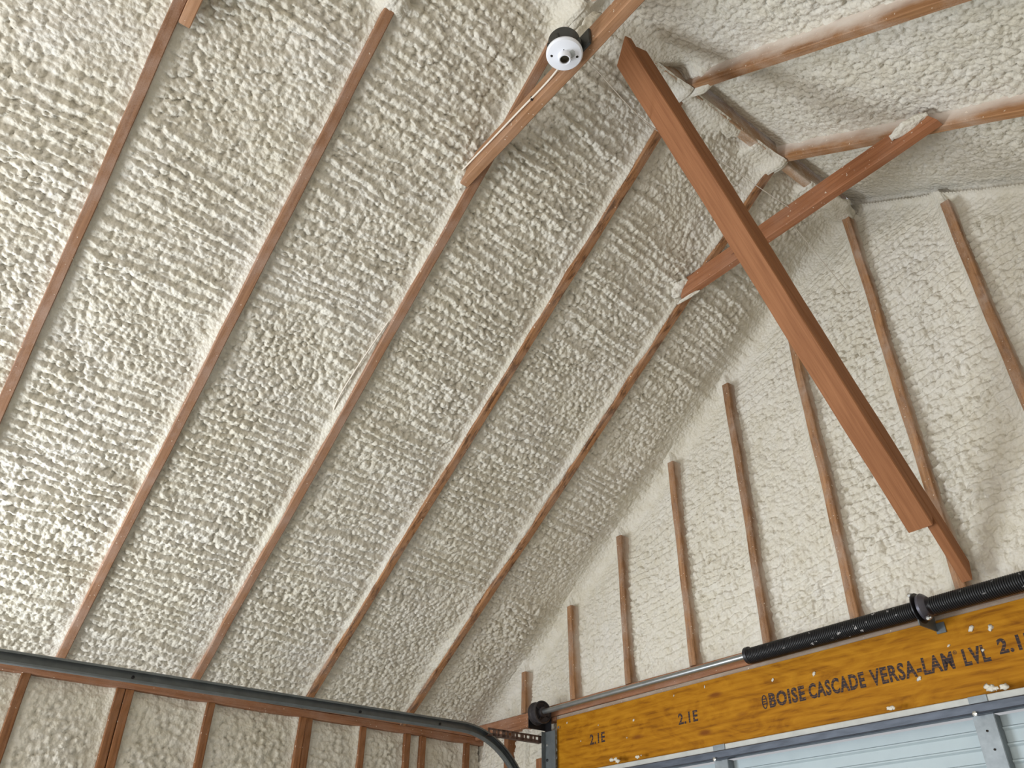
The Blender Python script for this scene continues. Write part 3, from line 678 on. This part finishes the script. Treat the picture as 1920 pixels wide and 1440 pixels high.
# ------------------------------------------------------------------ lampholder on the collar tie
lp = empty('lampholder', (2.683, -1.766, 1.30 + H)); tag(lp, 'round white lampholder on a black box, fixed to the upper collar tie', 'light fixture')
def lz(name, prof, m, parent, segs=48, smooth=True, off=(0, 0, 0)):
    bm = bmesh.new(); lathe(bm, prof, segs, 'Z'); o = from_bm(name, bm, m, parent, smooth=smooth, mw=Matrix.Translation((2.683 + off[0], -1.766 + off[1], 1.30 + off[2] + H)))
    if smooth: e = o.modifiers.new('edges', 'EDGE_SPLIT'); e.split_angle = math.radians(35)
    return o
bx_ = lz('junction_box', [(.052, .006), (.053, .07), (.049, .078), (.0, .078)], BLACKP, lp)
for a in (0.4, 1.7, 2.9, 3.6, 4.3, 5.1):
    bm = bmesh.new(); add_box(bm, (0, 0, 0), (.016, .012, .03)); bmesh.ops.bevel(bm, geom=list(bm.edges), offset=.002, segments=1, affect='EDGES')
    from_bm('mounting_ear', bm, BLACKP, bx_, mw=Matrix.Translation((2.683 + .055 * math.cos(a), -1.766 + .055 * math.sin(a) * .9, 1.325 + H)) @ Matrix.Rotation(a, 4, 'Z'))
boxo('side_bracket', (2.70, -1.729, 1.305), (2.765, -1.719, 1.385), BLACKP, bx_, .002)
dk = lz('plate', [(.0, .010), (.058, .010), (.0605, .006), (.0605, .000), (.056, -.006), (.040, -.010), (.0, -.011)], WHITEP, lp)
so = lz('socket', [(.022, -.010), (.0200, -.030), (.0185, -.032), (.0155, -.031), (.0150, -.012), (.0, -.012)], WHITEP, dk)
lz('socket_contact', [(.0, -.0135), (.0143, -.0135), (.0145, -.026), (.0148, -.026), (.0148, -.0125)], plain('brass_dull', (0.10, 0.085, 0.06), .5, .4, .4, 120), so, smooth=False)
for (x, y, r) in ((-.0285, -.037, .0046), (.0255, .038, .0046), (.0175, -.0186, .0026)):
    lz('screw_hole', [(r, -.0095), (r * .9, -.0115), (0, -.0115)], DARKH, dk, 14, True, (x * .9, y * .9, .001))
def add_shade_patch():  # thin grey patch that paints the socket's shading onto the white plate
    bm = bmesh.new(); rg = random.Random(4); n = 18; c = Vector((.016, .012, -.0108)); vs = []
    for i in range(n):
        a = 2 * math.pi * i / n; r = .016 * (0.8 + .35 * rg.random()); vs.append(bm.verts.new(c + Vector((math.cos(a) * r * 1.2, math.sin(a) * r * .75, -.0015 + .0005 * rg.random()))))
    top = [bm.verts.new(v.co + Vector((0, 0, .004))) for v in vs]
    bm.faces.new(vs); bm.faces.new(list(reversed(top)))
    for i in range(n): bm.faces.new((vs[i], top[i], top[(i + 1) % n], vs[(i + 1) % n]))
    from_bm('shade_patch', bm, GREYP, dk, mw=Matrix.Translation((2.683, -1.766, 1.30 + H)))
add_shade_patch()
# cable from the lampholder down the side of the tie to the rafter
cb = tube('lamp_cable', [(2.640, -1.735, 1.335), (2.56, -1.7245, 1.345), (2.40, -1.7245, 1.352), (2.22, -1.7245, 1.360), (2.10, -1.724, 1.368), (2.03, -1.728, 1.362)], .0036, CABLE)
tag(cb, 'white cable stapled along the collar tie from the lampholder to the rafter', 'cable')
boxo('staple', (2.452, -1.7265, 1.342), (2.458, -1.715, 1.360), BLACKM, cb, .0006)
c2 = tube('rafter_cable', [(1.46, -1.688, 0.985), (1.36, -1.702, 0.912), (1.24, -1.710, 0.838), (1.12, -1.712, 0.762), (1.06, -1.700, 0.735)], .0035, CABLE)
tag(c2, 'thin pale cable half buried in foam beside the middle rafter', 'cable')
s1 = tube('hanging_string', [(2.67, -1.672, 1.40), (2.592, -1.23, 1.425), (2.598, -0.93, 1.505), (2.64, -0.70, 1.44), (2.667, -0.542, 1.397)], .0016, STRING)
tag(s1, 'thin pale wire strung between the two collar ties', 'wire')
s2 = tube('loose_wire', [(2.64, -0.48, 1.345), (2.60, -0.25, 1.32), (2.56, -0.01, 1.30)], .0014, STRING)
tag(s2, 'thin white thread from the crossing collar tie to the gable wall', 'wire')
